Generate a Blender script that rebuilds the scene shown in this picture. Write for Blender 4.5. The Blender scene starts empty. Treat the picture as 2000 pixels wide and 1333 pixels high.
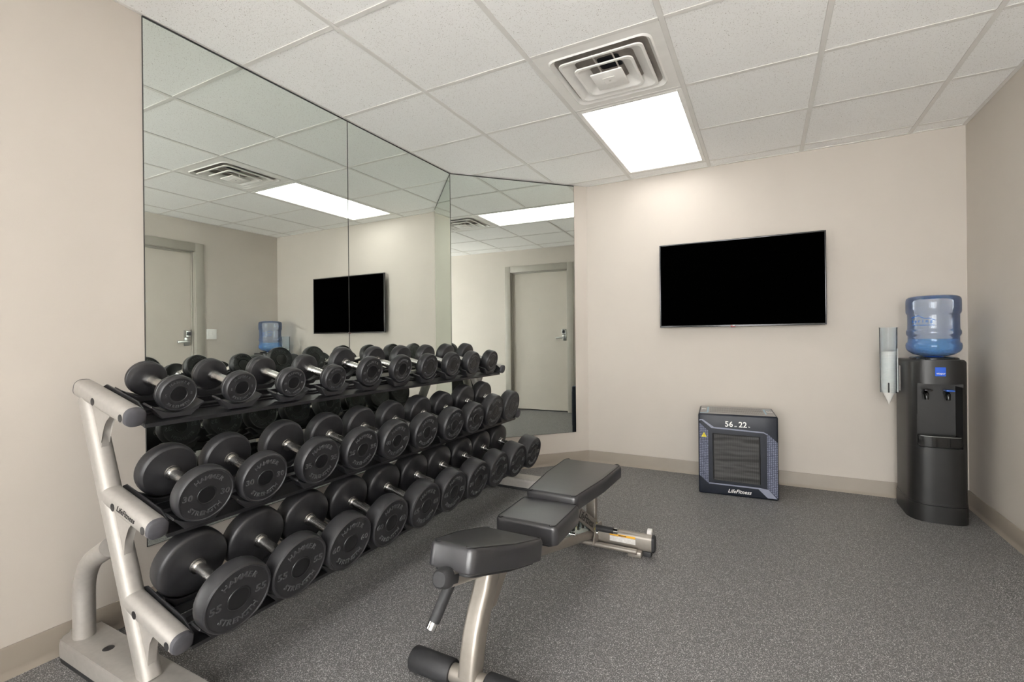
import bpy, bmesh, math, random
from mathutils import Vector, Matrix

random.seed(7)
scene = bpy.context.scene
COL = scene.collection
R = math.radians

# ------------------------------------------------------------------ room size (metres)
LW, RW, BW, FW, ZC = -2.199, 1.134, 3.996, -1.72, 2.404     # left, right, back, front walls, ceiling
DA = Vector((-2.199, 3.115, 0)); DB = Vector((-1.366, 3.996, 0))   # ends of the diagonal wall
GX, GY, T = -0.363, 2.6374, 0.6096                          # ceiling grid

# ------------------------------------------------------------------ camera
cam_d = bpy.data.cameras.new('camera'); cam = bpy.data.objects.new('camera', cam_d); COL.objects.link(cam)
scene.camera = cam
YAW, ROLL, F_PX, V0, CAM_H = R(27.917), R(0.5893), 929.64, 659.2, 1.0952
r0 = Vector((math.cos(YAW), math.sin(YAW), 0)); u0 = Vector((0, 0, 1)); fw = Vector((-math.sin(YAW), math.cos(YAW), 0))
rc = r0 * math.cos(ROLL) - u0 * math.sin(ROLL); uc = r0 * math.sin(ROLL) + u0 * math.cos(ROLL)
M = Matrix((rc, uc, -fw)).transposed().to_4x4(); M.translation = Vector((0, 0, CAM_H))
cam.matrix_world = M
cam_d.sensor_fit = 'HORIZONTAL'; cam_d.sensor_width = 36.0
cam_d.lens = F_PX / 2000 * 36.0
cam_d.shift_y = -(666.5 - V0) / 2000
cam_d.clip_start = 0.02

# ------------------------------------------------------------------ world, exposure
world = bpy.data.worlds.new('world'); scene.world = world; world.use_nodes = True
world.node_tree.nodes['Background'].inputs[0].default_value = (1.0, 0.985, 0.96, 1)
world.node_tree.nodes['Background'].inputs[1].default_value = 13.0
vs = scene.view_settings
vs.view_transform = 'Standard'; vs.look = 'None'; vs.exposure = 0.08; vs.gamma = 1.0; vs.use_curve_mapping = False
scene.display_settings.display_device = 'sRGB'
PANEL_STRENGTH = 5.2          # the ceiling light panels
scene.cycles.use_denoising = True
scene.cycles.max_bounces = 14
scene.cycles.diffuse_bounces = 8
scene.cycles.glossy_bounces = 8
scene.cycles.transparent_max_bounces = 24

# ------------------------------------------------------------------ materials
def srgb(r, g, b):
    f = lambda c: (c / 255 / 12.92) if c / 255 <= 0.04045 else ((c / 255 + 0.055) / 1.055) ** 2.4
    return (f(r), f(g), f(b), 1)

def new_mat(name):
    m = bpy.data.materials.new(name); m.use_nodes = True
    nt = m.node_tree; b = nt.nodes['Principled BSDF']
    return m, nt, b

def pmat(name, col, rough=0.5, metal=0.0, nscale=40.0, var=0.06, bump=0.0, bscale=None, spec=0.5, coat=0.0, stretch=None):
    m, nt, b = new_mat(name)
    tc = nt.nodes.new('ShaderNodeTexCoord'); src = tc.outputs['Object']
    if stretch:
        mp = nt.nodes.new('ShaderNodeMapping'); mp.inputs['Scale'].default_value = stretch
        nt.links.new(src, mp.inputs[0]); src = mp.outputs[0]
    n = nt.nodes.new('ShaderNodeTexNoise'); n.inputs['Scale'].default_value = nscale; n.inputs['Detail'].default_value = 4
    nt.links.new(src, n.inputs['Vector'])
    rp = nt.nodes.new('ShaderNodeValToRGB')
    lo = tuple(c * (1 - var) for c in col[:3]) + (1,); hi = tuple(min(1, c * (1 + var)) for c in col[:3]) + (1,)
    rp.color_ramp.elements[0].position = 0.3; rp.color_ramp.elements[0].color = lo
    rp.color_ramp.elements[1].position = 0.7; rp.color_ramp.elements[1].color = hi
    nt.links.new(n.outputs['Fac'], rp.inputs[0]); nt.links.new(rp.outputs[0], b.inputs['Base Color'])
    b.inputs['Roughness'].default_value = rough; b.inputs['Metallic'].default_value = metal
    b.inputs['Specular IOR Level'].default_value = spec; b.inputs['Coat Weight'].default_value = coat
    if bump:
        n2 = nt.nodes.new('ShaderNodeTexNoise'); n2.inputs['Scale'].default_value = bscale or nscale * 4; n2.inputs['Detail'].default_value = 3
        nt.links.new(src, n2.inputs['Vector'])
        bp = nt.nodes.new('ShaderNodeBump'); bp.inputs['Strength'].default_value = bump; bp.inputs['Distance'].default_value = 0.002
        nt.links.new(n2.outputs['Fac'], bp.inputs['Height']); nt.links.new(bp.outputs[0], b.inputs['Normal'])
    return m

def speck_layer(nt, src, scale, thresh, radius):
    v = nt.nodes.new('ShaderNodeTexVoronoi'); v.inputs['Scale'].default_value = scale
    nt.links.new(src, v.inputs['Vector'])
    sp = nt.nodes.new('ShaderNodeSeparateColor'); nt.links.new(v.outputs['Color'], sp.inputs[0])
    g = nt.nodes.new('ShaderNodeMath'); g.operation = 'GREATER_THAN'; g.inputs[1].default_value = thresh
    nt.links.new(sp.outputs[0], g.inputs[0])
    l = nt.nodes.new('ShaderNodeMath'); l.operation = 'LESS_THAN'; l.inputs[1].default_value = radius
    nt.links.new(v.outputs['Distance'], l.inputs[0])
    mu = nt.nodes.new('ShaderNodeMath'); mu.operation = 'MULTIPLY'
    nt.links.new(g.outputs[0], mu.inputs[0]); nt.links.new(l.outputs[0], mu.inputs[1])
    return mu.outputs[0], sp.outputs[1]

def mixc(nt, fac, a, bcol):
    mx = nt.nodes.new('ShaderNodeMix'); mx.data_type = 'RGBA'
    if isinstance(fac, float): mx.inputs[0].default_value = fac
    else: nt.links.new(fac, mx.inputs[0])
    for sock, val in ((mx.inputs[6], a), (mx.inputs[7], bcol)):
        if isinstance(val, tuple): sock.default_value = val
        else: nt.links.new(val, sock)
    return mx.outputs[2]

def floor_mat():
    m, nt, b = new_mat('speckled_rubber')
    tc = nt.nodes.new('ShaderNodeTexCoord'); src = tc.outputs['Object']
    n = nt.nodes.new('ShaderNodeTexNoise'); n.inputs['Scale'].default_value = 260; n.inputs['Detail'].default_value = 3
    nt.links.new(src, n.inputs['Vector'])
    rp = nt.nodes.new('ShaderNodeValToRGB')
    rp.color_ramp.elements[0].position = 0.32; rp.color_ramp.elements[0].color = (0.040, 0.039, 0.040, 1)
    rp.color_ramp.elements[1].position = 0.7; rp.color_ramp.elements[1].color = (0.205, 0.20, 0.20, 1)
    nt.links.new(n.outputs['Fac'], rp.inputs[0])
    f1, g1 = speck_layer(nt, src, 420, 0.78, 0.55)
    f2, g2 = speck_layer(nt, src, 230, 0.90, 0.40)
    sc = nt.nodes.new('ShaderNodeValToRGB')
    sc.color_ramp.elements[0].color = (0.30, 0.29, 0.285, 1); sc.color_ramp.elements[1].color = (0.66, 0.65, 0.64, 1)
    nt.links.new(g2, sc.inputs[0])
    c = mixc(nt, f1, rp.outputs[0], (0.44, 0.43, 0.425, 1))
    c = mixc(nt, f2, c, sc.outputs[0])
    nt.links.new(c, b.inputs['Base Color'])
    b.inputs['Roughness'].default_value = 0.5
    b.inputs['Specular IOR Level'].default_value = 0.45
    bp = nt.nodes.new('ShaderNodeBump'); bp.inputs['Strength'].default_value = 0.35; bp.inputs['Distance'].default_value = 0.002
    nt.links.new(n.outputs['Fac'], bp.inputs['Height']); nt.links.new(bp.outputs[0], b.inputs['Normal'])
    return m

def tile_mat():
    m, nt, b = new_mat('mineral_ceiling_tile')
    oi = nt.nodes.new('ShaderNodeObjectInfo'); tc = nt.nodes.new('ShaderNodeTexCoord')
    mp = nt.nodes.new('ShaderNodeVectorMath'); mp.operation = 'ADD'
    nt.links.new(tc.outputs['Object'], mp.inputs[0]); nt.links.new(oi.outputs['Location'], mp.inputs[1])
    src = mp.outputs[0]
    f1, g1 = speck_layer(nt, src, 190, 0.70, 0.34)
    f2, g2 = speck_layer(nt, src, 80, 0.84, 0.17)
    n = nt.nodes.new('ShaderNodeTexNoise'); n.inputs['Scale'].default_value = 300; n.inputs['Detail'].default_value = 3
    nt.links.new(src, n.inputs['Vector'])
    rp = nt.nodes.new('ShaderNodeValToRGB')
    rp.color_ramp.elements[0].color = (0.87, 0.86, 0.845, 1); rp.color_ramp.elements[1].color = (0.965, 0.96, 0.95, 1)
    nt.links.new(n.outputs['Fac'], rp.inputs[0])
    c = mixc(nt, f1, rp.outputs[0], (0.70, 0.68, 0.65, 1)); c = mixc(nt, f2, c, (0.52, 0.49, 0.46, 1))
    nt.links.new(c, b.inputs['Base Color']); b.inputs['Roughness'].default_value = 0.9
    b.inputs['Specular IOR Level'].default_value = 0.1
    bp = nt.nodes.new('ShaderNodeBump'); bp.inputs['Strength'].default_value = 0.3; bp.inputs['Distance'].default_value = 0.003
    nt.links.new(n.outputs['Fac'], bp.inputs['Height']); nt.links.new(bp.outputs[0], b.inputs['Normal'])
    return m

def mirror_mat():
    m, nt, b = new_mat('silvered_glass')
    g = nt.nodes.new('ShaderNodeBsdfGlossy'); g.inputs['Roughness'].default_value = 0.0
    n = nt.nodes.new('ShaderNodeTexNoise'); n.inputs['Scale'].default_value = 2.0
    c = mixc(nt, n.outputs['Fac'], (0.80, 0.845, 0.81, 1), (0.82, 0.86, 0.825, 1))
    nt.links.new(c, g.inputs['Color'])
    nt.links.new(g.outputs[0], nt.nodes['Material Output'].inputs['Surface'])
    return m

def clear_mat(name, tint, edge=0.45, ior=1.4, body=0.12, bodycol=(0.4, 0.6, 0.9, 1)):
    """clear coloured plastic: tinted see-through body, some diffuse haze and a shiny surface"""
    m, nt, b = new_mat(name)
    nt.nodes.remove(b)
    tr = nt.nodes.new('ShaderNodeBsdfTransparent')
    n = nt.nodes.new('ShaderNodeTexNoise'); n.inputs['Scale'].default_value = 8
    tc = nt.nodes.new('ShaderNodeTexCoord'); nt.links.new(tc.outputs['Object'], n.inputs['Vector'])
    c = mixc(nt, n.outputs['Fac'], tint, tuple(min(1, x * 1.06) for x in tint[:3]) + (1,))
    nt.links.new(c, tr.inputs[0])
    df = nt.nodes.new('ShaderNodeBsdfDiffuse'); df.inputs[0].default_value = bodycol
    lw = nt.nodes.new('ShaderNodeLayerWeight'); lw.inputs[0].default_value = 0.35
    ad = nt.nodes.new('ShaderNodeMath'); ad.operation = 'MULTIPLY_ADD'; ad.inputs[1].default_value = edge; ad.inputs[2].default_value = body
    nt.links.new(lw.outputs['Facing'], ad.inputs[0])
    m1 = nt.nodes.new('ShaderNodeMixShader'); nt.links.new(ad.outputs[0], m1.inputs[0])
    nt.links.new(tr.outputs[0], m1.inputs[1]); nt.links.new(df.outputs[0], m1.inputs[2])
    gl = nt.nodes.new('ShaderNodeBsdfGlossy'); gl.inputs['Roughness'].default_value = 0.08
    fr = nt.nodes.new('ShaderNodeFresnel'); fr.inputs[0].default_value = ior
    m2 = nt.nodes.new('ShaderNodeMixShader'); nt.links.new(fr.outputs[0], m2.inputs[0])
    nt.links.new(m1.outputs[0], m2.inputs[1]); nt.links.new(gl.outputs[0], m2.inputs[2])
    nt.links.new(m2.outputs[0], nt.nodes['Material Output'].inputs['Surface'])
    return m

def emit_mat(name, col, strength):
    m, nt, b = new_mat(name)
    b.inputs['Base Color'].default_value = (0.9, 0.9, 0.9, 1)
    n = nt.nodes.new('ShaderNodeTexNoise'); n.inputs['Scale'].default_value = 90
    c = mixc(nt, n.outputs['Fac'], tuple(x * 0.99 for x in col[:3]) + (1,), col)
    nt.links.new(c, b.inputs['Emission Color']); b.inputs['Emission Strength'].default_value = strength
    return m

def stripe_mat(name, ca, cb, scale, rough=0.7, kind='hex'):
    m, nt, b = new_mat(name)
    tc = nt.nodes.new('ShaderNodeTexCoord')
    if kind == 'hex':
        v = nt.nodes.new('ShaderNodeTexVoronoi'); v.inputs['Scale'].default_value = scale; v.inputs['Randomness'].default_value = 0.15
        nt.links.new(tc.outputs['Object'], v.inputs['Vector'])
        rp = nt.nodes.new('ShaderNodeValToRGB'); rp.color_ramp.elements[0].position = 0.25; rp.color_ramp.elements[1].position = 0.5
        nt.links.new(v.outputs['Distance'], rp.inputs[0])
        rp.color_ramp.elements[0].color = ca; rp.color_ramp.elements[1].color = cb
        nt.links.new(rp.outputs[0], b.inputs['Base Color'])
    else:
        w = nt.nodes.new('ShaderNodeTexWave'); w.inputs['Scale'].default_value = scale; w.inputs['Distortion'].default_value = 1.5
        w.inputs['Detail'].default_value = 2
        nt.links.new(tc.outputs['Object'], w.inputs['Vector'])
        nt.links.new(mixc(nt, w.outputs['Fac'], ca, cb), b.inputs['Base Color'])
        n2 = nt.nodes.new('ShaderNodeTexNoise'); n2.inputs['Scale'].default_value = 9; n2.inputs['Detail'].default_value = 1
        mp = nt.nodes.new('ShaderNodeMapping'); mp.inputs['Scale'].default_value = (0.5, 1, 2.2)
        nt.links.new(tc.outputs['Object'], mp.inputs[0]); nt.links.new(mp.outputs[0], n2.inputs['Vector'])
        bp = nt.nodes.new('ShaderNodeBump'); bp.inputs['Strength'].default_value = 0.9; bp.inputs['Distance'].default_value = 0.02
        nt.links.new(n2.outputs['Fac'], bp.inputs['Height']); nt.links.new(bp.outputs[0], b.inputs['Normal'])
    b.inputs['Roughness'].default_value = rough
    return m

MT = dict(
    wall=pmat('wall_vinyl', (0.525, 0.479, 0.43, 1), 0.62, nscale=3, var=0.02, bump=0.12, bscale=500, spec=0.3),
    base=pmat('taupe_vinyl_base', (0.285, 0.245, 0.205, 1), 0.5, nscale=6, var=0.04),
    floor=floor_mat(), tile=tile_mat(),
    tee=pmat('white_tee', (0.74, 0.72, 0.69, 1), 0.6, nscale=15, var=0.02),
    white=pmat('white_painted_metal', (0.84, 0.82, 0.79, 1), 0.42, nscale=12, var=0.03),
    mirror=mirror_mat(),
    edge=pmat('dark_mirror_edge', (0.03, 0.032, 0.03, 1), 0.35, nscale=30),
    panel=emit_mat('light_diffuser', (1.0, 0.985, 0.955, 1), PANEL_STRENGTH),
    throat=pmat('grey_beige_duct_throat', (0.36, 0.33, 0.30, 1), 0.6, nscale=25, var=0.12),  # darker grey-beige than the white face plate
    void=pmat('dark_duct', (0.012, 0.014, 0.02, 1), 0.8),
    silver=pmat('silver_powder_coat', (0.42, 0.397, 0.37, 1), 0.55, metal=0.5, nscale=60, var=0.04, bump=0.03, bscale=900),
    silver2=pmat('bench_silver', (0.32, 0.29, 0.258, 1), 0.42, metal=0.65, nscale=60, var=0.04, bump=0.03, bscale=900),
    cap=pmat('grey_rubber_cap', (0.060, 0.059, 0.068, 1), 0.6, nscale=50, var=0.1, bump=0.1, bscale=300),
    blackmetal=pmat('black_powder_coat', (0.016, 0.016, 0.018, 1), 0.38, nscale=70, var=0.15, bump=0.05, bscale=700),
    saddle=pmat('black_plastic_saddle', (0.022, 0.022, 0.024, 1), 0.42, nscale=50, var=0.15),
    rubber=pmat('black_urethane', (0.019, 0.0188, 0.021, 1), 0.44, nscale=28, var=0.22, bump=0.05, bscale=400),
    letter=pmat('edge_lit_urethane_lettering', (0.060, 0.060, 0.064, 1), 0.33, nscale=80, var=0.1, spec=0.7),  # urethane toned lighter, for light caught by the raised edges
    disc=pmat('glossy_black_disc', (0.006, 0.006, 0.007, 1), 0.30, nscale=60, var=0.1),
    chrome=pmat('knurled_chrome', (0.70, 0.69, 0.67, 1), 0.23, metal=1.0, nscale=90, var=0.06, bump=0.12, bscale=1200),
    chrome2=pmat('bright_chrome', (0.80, 0.80, 0.79, 1), 0.12, metal=1.0, nscale=90, var=0.03),
    pad=pmat('black_vinyl_pad', (0.025, 0.0242, 0.027, 1), 0.34, nscale=40, var=0.1, bump=0.10, bscale=420, spec=0.85),
    seam=pmat('pad_seam', (0.010, 0.010, 0.011, 1), 0.5, nscale=90),
    foam=pmat('black_grip_foam', (0.018, 0.018, 0.020, 1), 0.6, nscale=60, var=0.15, bump=0.15, bscale=300),
    tvframe=pmat('dark_brushed_bezel', (0.085, 0.085, 0.09, 1), 0.28, metal=0.8, nscale=20, var=0.1, stretch=(1, 1, 30)),
    screen=pmat('black_screen', (0.0003, 0.0003, 0.0003, 1), 0.6, nscale=5, spec=0.0),
    plastic=pmat('satin_black_plastic', (0.013, 0.0127, 0.0127, 1), 0.38, nscale=30, var=0.08, bump=0.06, bscale=500),
    gloss=pmat('gloss_black_plastic', (0.012, 0.012, 0.012, 1), 0.12, nscale=20, var=0.1),
    blue=pmat('blue_plastic', (0.01, 0.10, 0.62, 1), 0.3, nscale=30),
    bluetap=pmat('blue_lever', (0.02, 0.11, 0.50, 1), 0.35, nscale=30),
    bottle=clear_mat('blue_bottle_plastic', (0.88, 0.925, 1.0, 1), edge=0.34, ior=1.42, body=0.05, bodycol=(0.42, 0.56, 1.0, 1)),
    water=clear_mat('bottle_water', (0.72, 0.88, 0.99, 1), edge=0.4, ior=1.2, body=0.14, bodycol=(0.06, 0.42, 0.95, 1)),
    tube=clear_mat('clear_cup_tube', (0.955, 0.98, 0.99, 1), edge=0.22, ior=1.12, body=0.03, bodycol=(0.45, 0.58, 0.70, 1)),
    pane=clear_mat('added_window_glass', (0.97, 0.98, 0.975, 1), edge=0.0, body=0.0, bodycol=(0.8, 0.85, 0.85, 1)),  # panes of the two added windows
    print_blue=pmat('blue_print', (0.01, 0.16, 0.55, 1), 0.4, nscale=40),
    paper=pmat('white_paper', (0.82, 0.80, 0.76, 1), 0.75, nscale=50, var=0.03),
    whiteprint=pmat('white_print', (0.80, 0.79, 0.77, 1), 0.6, nscale=60, var=0.03),
    blackprint=pmat('black_print', (0.015, 0.015, 0.015, 1), 0.6, nscale=60),
    yellow=pmat('yellow_sticker', (0.80, 0.66, 0.02, 1), 0.5, nscale=60, var=0.03),
    orange=pmat('orange_sticker', (0.72, 0.38, 0.03, 1), 0.5, nscale=60, var=0.03),
    sticker=pmat('grey_white_sticker', (0.60, 0.58, 0.56, 1), 0.5, nscale=120, var=0.12),
    navy=pmat('navy_vinyl', (0.012, 0.015, 0.024, 1), 0.38, nscale=16, var=0.15, bump=0.3, bscale=14, spec=0.3),
    boxtop=pmat('grey_vinyl_top', (0.27, 0.255, 0.25, 1), 0.36, nscale=12, var=0.15, bump=0.3, bscale=12),
    hexa=stripe_mat('hex_print', (0.21, 0.23, 0.31, 1), (0.045, 0.05, 0.085, 1), 85),
    greyline=pmat('grey_blue_print', (0.22, 0.235, 0.31, 1), 0.45, nscale=40, var=0.06),
    topmat=stripe_mat('glare_toned_top_mat', (0.17, 0.16, 0.155, 1), (0.26, 0.25, 0.24, 1), 28, 0.4, 'wave'),  # mat colour lightened to stand in for glare on the top
    mesh=stripe_mat('ribbed_mat', (0.018, 0.0175, 0.018, 1), (0.042, 0.041, 0.040, 1), 28, 0.6, 'wave'),
    lightblue=pmat('pale_blue_print', (0.32, 0.50, 0.60, 1), 0.5, nscale=40),
    door=pmat('door_paint', (0.52, 0.475, 0.42, 1), 0.5, nscale=4, var=0.02, spec=0.3),
    frame=pmat('door_frame_paint', (0.36, 0.335, 0.295, 1), 0.45, nscale=8, var=0.03),
    steel=pmat('brushed_steel', (0.50, 0.50, 0.49, 1), 0.3, metal=1.0, nscale=40, var=0.05),
    switch=pmat('white_switch_plastic', (0.80, 0.79, 0.77, 1), 0.35, nscale=40, var=0.02),
    red=pmat('red_logo', (0.35, 0.04, 0.04, 1), 0.4, nscale=50),
    teal=pmat('zinc_ratchet', (0.42, 0.50, 0.49, 1), 0.25, metal=0.9, nscale=50, var=0.1),
)

# ------------------------------------------------------------------ mesh helpers
def add_box(bm, lo, hi, bevel=0.0, seg=2):
    x0, y0, z0 = lo; x1, y1, z1 = hi
    v = [bm.verts.new(p) for p in ((x0,y0,z0),(x1,y0,z0),(x1,y1,z0),(x0,y1,z0),(x0,y0,z1),(x1,y0,z1),(x1,y1,z1),(x0,y1,z1))]
    fs = [bm.faces.new([v[i] for i in f]) for f in ((3,2,1,0),(4,5,6,7),(0,1,5,4),(1,2,6,5),(2,3,7,6),(3,0,4,7))]
    if bevel > 0:
        es = list({e for f in fs for e in f.edges})
        bmesh.ops.bevel(bm, geom=es, offset=bevel, segments=seg, profile=0.5, affect='EDGES')
    return bm

def circle(r, n=20): return [(r * math.cos(2*math.pi*k/n), r * math.sin(2*math.pi*k/n)) for k in range(n)]
def rrect(w, h, r, n=4):
    pts = []
    for cx, cy, a0 in ((w/2-r, h/2-r, 0), (-w/2+r, h/2-r, 90), (-w/2+r, -h/2+r, 180), (w/2-r, -h/2+r, 270)):
        for k in range(n + 1):
            a = R(a0 + 90 * k / n); pts.append((cx + r * math.cos(a), cy + r * math.sin(a)))
    return pts

def add_sweep(bm, prof, path, up=(0, 0, 1), cap=True, scales=None):
    path = [Vector(p) for p in path]; up = Vector(up); rings = []
    for i, p in enumerate(path):
        if i == 0: t = path[1] - p
        elif i == len(path) - 1: t = p - path[i-1]
        else: t = (path[i+1] - p).normalized() + (p - path[i-1]).normalized()
        t.normalize()
        s = t.cross(up).normalized(); u = s.cross(t).normalized()
        k = scales[i] if scales else 1.0
        rings.append([bm.verts.new(p + s * (a * k) + u * (b * k)) for a, b in prof])
    n = len(prof)
    for i in range(len(rings) - 1):
        for j in range(n):
            bm.faces.new((rings[i][j], rings[i][(j+1) % n], rings[i+1][(j+1) % n], rings[i+1][j]))
    if cap:
        bm.faces.new(rings[0][::-1]); bm.faces.new(rings[-1])
    return bm

def add_lathe(bm, prof, org=(0, 0, 0), axis='z', n=32):
    org = Vector(org)
    def pt(h, r, a):
        c, s = r * math.cos(a), r * math.sin(a)
        return org + (Vector((c, s, h)) if axis == 'z' else Vector((h, c, s)) if axis == 'x' else Vector((s, h, c)))
    rings = []
    for h, r in prof:
        if r < 1e-6: rings.append([bm.verts.new(pt(h, 0, 0))])
        else: rings.append([bm.verts.new(pt(h, r, 2*math.pi*k/n)) for k in range(n)])
    for a, b in zip(rings, rings[1:]):
        for k in range(n):
            k2 = (k + 1) % n
            if len(a) == 1 and len(b) == 1: continue
            if len(a) == 1: bm.faces.new((a[0], b[k], b[k2]))
            elif len(b) == 1: bm.faces.new((a[k], b[0], a[k2]))
            else: bm.faces.new((a[k], b[k], b[k2], a[k2]))
    return bm

def add_prism(bm, pts, o, ex, ey, depth, bevel=0.0, seg=2):
    """outline pts (a,b) in the plane o+a*ex+b*ey, pushed out along ex x ey by depth"""
    o, ex, ey = Vector(o), Vector(ex), Vector(ey); ez = ex.cross(ey).normalized() * depth
    A = [bm.verts.new(o + ex*a + ey*b) for a, b in pts]; B = [bm.verts.new(o + ex*a + ey*b + ez) for a, b in pts]
    n = len(pts); fs = [bm.faces.new(A[::-1]), bm.faces.new(B)]
    for k in range(n): fs.append(bm.faces.new((A[k], A[(k+1) % n], B[(k+1) % n], B[k])))
    if bevel > 0:
        es = list({e for f in fs[:2] for e in f.edges})
        bmesh.ops.bevel(bm, geom=es, offset=bevel, segments=seg, profile=0.5, affect='EDGES')
    return bm

def add_rod(bm, a, b, r, n=16):
    a, b = Vector(a), Vector(b); up = (0, 0, 1) if abs((b - a).normalized().z) < 0.9 else (0, 1, 0)
    return add_sweep(bm, circle(r, n), [a, b], up)

def wpos(o):
    p = Vector((0, 0, 0))
    while o is not None: p += o.location; o = o.parent
    return p

def to_mesh(bm, name, mat, angle=38):
    bmesh.ops.recalc_face_normals(bm, faces=bm.faces)
    me = bpy.data.meshes.new(name); bm.to_mesh(me); bm.free()
    for p in me.polygons: p.use_smooth = True
    me.set_sharp_from_angle(angle=R(angle))
    me.materials.append(MT[mat] if isinstance(mat, str) else mat)
    return me

def link(name, me, parent=None):
    o = bpy.data.objects.new(name, me); COL.objects.link(o); o.parent = parent
    return o

def part(name, bm, mat, parent, local=False, label=None, angle=38):
    """a mesh child; coordinates are world ones unless local"""
    if not local and parent is not None:
        bmesh.ops.translate(bm, verts=bm.verts, vec=-wpos(parent))
    o = link(name, to_mesh(bm, name, mat, angle), parent)
    if label: o['label'] = label
    return o

def tag(o, label, cat, group=None):
    o['label'] = label; o['category'] = cat
    if group: o['group'] = group
    return o

def thing(name, label, cat, loc=(0, 0, 0), rz=0.0, group=None):
    o = bpy.data.objects.new(name, None); COL.objects.link(o); o.location = loc; o.rotation_euler = (0, 0, rz)
    o.empty_display_size = 0.1
    return tag(o, label, cat, group)

def struct(name, bm, mat, loc=(0, 0, 0), label=None, cat=None):
    bmesh.ops.translate(bm, verts=bm.verts, vec=-Vector(loc))
    o = link(name, to_mesh(bm, name, mat)); o.location = loc; o['kind'] = 'structure'
    if label: o['label'] = label
    if cat: o['category'] = cat
    return o

NB = lambda: bmesh.new()
def BOX(lo, hi, bevel=0.0, seg=2): return add_box(NB(), lo, hi, bevel, seg)

_glyph = {}
def glyph(ch, extr, shear=0.0, res=2):
    k = (ch, extr, shear, res)
    if k not in _glyph:
        cu = bpy.data.curves.new('glyph', 'FONT'); cu.body = ch; cu.size = 1.0; cu.extrude = extr; cu.align_x = 'CENTER'
        cu.align_y = 'CENTER'; cu.resolution_u = res; cu.shear = shear; cu.offset = 0.012
        ob = bpy.data.objects.new('glyph', cu); COL.objects.link(ob)
        bpy.context.view_layer.update()
        me = bpy.data.meshes.new_from_object(ob.evaluated_get(bpy.context.evaluated_depsgraph_get()))
        _glyph[k] = ([v.co.copy() for v in me.vertices], [tuple(p.vertices) for p in me.polygons])
        bpy.data.objects.remove(ob); bpy.data.curves.remove(cu); bpy.data.meshes.remove(me)
    return _glyph[k]

def add_text(bm, s, o, ex, ey, size, depth=0.001, shear=0.0, sx=1.0):
    """flat raised lettering centred on o"""
    vs_, fs = glyph(s, 0.5, shear); o, ex, ey = Vector(o), Vector(ex).normalized(), Vector(ey).normalized(); ez = ex.cross(ey)
    V = [bm.verts.new(o + ex*(v.x*size*sx) + ey*(v.y*size) + ez*((v.z + 0.5)*depth)) for v in vs_]
    for f in fs:
        try: bm.faces.new([V[i] for i in f])
        except ValueError: pass
    return bm

# =================================================================== ROOM
struct('floor', BOX((LW - .15, FW - .15, -.10), (RW + .25, BW + .15, 0)), 'floor', (0, 0, 0), 'speckled dark grey rubber gym floor', 'floor')
# left wall; an invented second window lights the room from its unseen near part
LY0, LY1, LZ0, LZ1 = -1.62, .24, .06, 2.34
bm = NB()
for lo, hi in (((LW - .12, FW - .12, 0), (LW, LY0, ZC + .05)), ((LW - .12, LY1, 0), (LW, BW + .12, ZC + .05)), ((LW - .12, LY0, 0), (LW, LY1, LZ0)), ((LW - .12, LY0, LZ1), (LW, LY1, ZC + .05))): add_box(bm, lo, hi)
struct('wall_left', bm, 'wall', (LW, 0, 0), 'beige vinyl wall behind the dumbbell rack', 'wall')
added_win2 = struct('added_window_2', BOX((LW - .09, LY0, LZ0), (LW - .04, LY1, LZ0 + .05), .003, 1), 'white', (LW - .06, (LY0 + LY1)/2, LZ0), 'added fill-light window in the unseen near end of the mirror wall', 'window')
bm = NB(); add_box(bm, (LW - .09, LY0, LZ1 - .05), (LW - .04, LY1, LZ1), .003, 1)
for k in range(5):
    y = LY0 + (LY1 - LY0 - .05)*k/4; add_box(bm, (LW - .09, y, LZ0 + .05), (LW - .04, y + .05, LZ1 - .05), .003, 1)
part('added_window_frame', bm, 'white', added_win2)
for k in range(4):
    y = LY0 + (LY1 - LY0 - .05)*k/4; part('pane', BOX((LW - .068, y + .05, LZ0 + .05), (LW - .062, y + (LY1 - LY0 - .05)/4, LZ1 - .05)), 'pane', added_win2)
struct('wall_back', BOX((LW, BW, 0), (RW + .2, BW + .12, ZC + .05)), 'wall', (0, BW, 0), 'beige wall carrying the television', 'wall')
# front wall behind the camera: an invented glazed opening added for light
WZ0, WZ1, WX0, WX1 = .03, 2.36, -1.20, RW - .05
bm = NB()
for lo, hi in (((LW, FW - .12, 0), (RW + .2, FW, WZ0)), ((LW, FW - .12, WZ1), (RW + .2, FW, ZC + .05)), ((LW, FW - .12, WZ0), (WX0, FW, WZ1)), ((WX1, FW - .12, WZ0), (RW + .2, FW, WZ1))): add_box(bm, lo, hi)
struct('wall_front', bm, 'wall', (0, FW, 0), 'beige wall facing the television wall, with an added window opening', 'wall')
added_win = struct('added_window_1', BOX((WX0, FW - .09, WZ0), (WX1, FW - .04, WZ0 + .05), .003, 1), 'white', ((WX0 + WX1)/2, FW - .06, WZ0), 'added fill-light window in the unseen wall facing the television', 'window')
bm = NB()
add_box(bm, (WX0, FW - .09, WZ1 - .05), (WX1, FW - .04, WZ1), .003, 1)
for k in range(4):
    x = WX0 + (WX1 - WX0 - .05)*k/3; add_box(bm, (x, FW - .09, WZ0 + .05), (x + .05, FW - .04, WZ1 - .05), .003, 1)
part('added_window_frame', bm, 'white', added_win)
for k in range(3):
    x = WX0 + (WX1 - WX0 - .05)*k/3; part('pane', BOX((x + .05, FW - .068, WZ0 + .05), (x + (WX1 - WX0 - .05)/3, FW - .062, WZ1 - .05)), 'pane', added_win)
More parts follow.
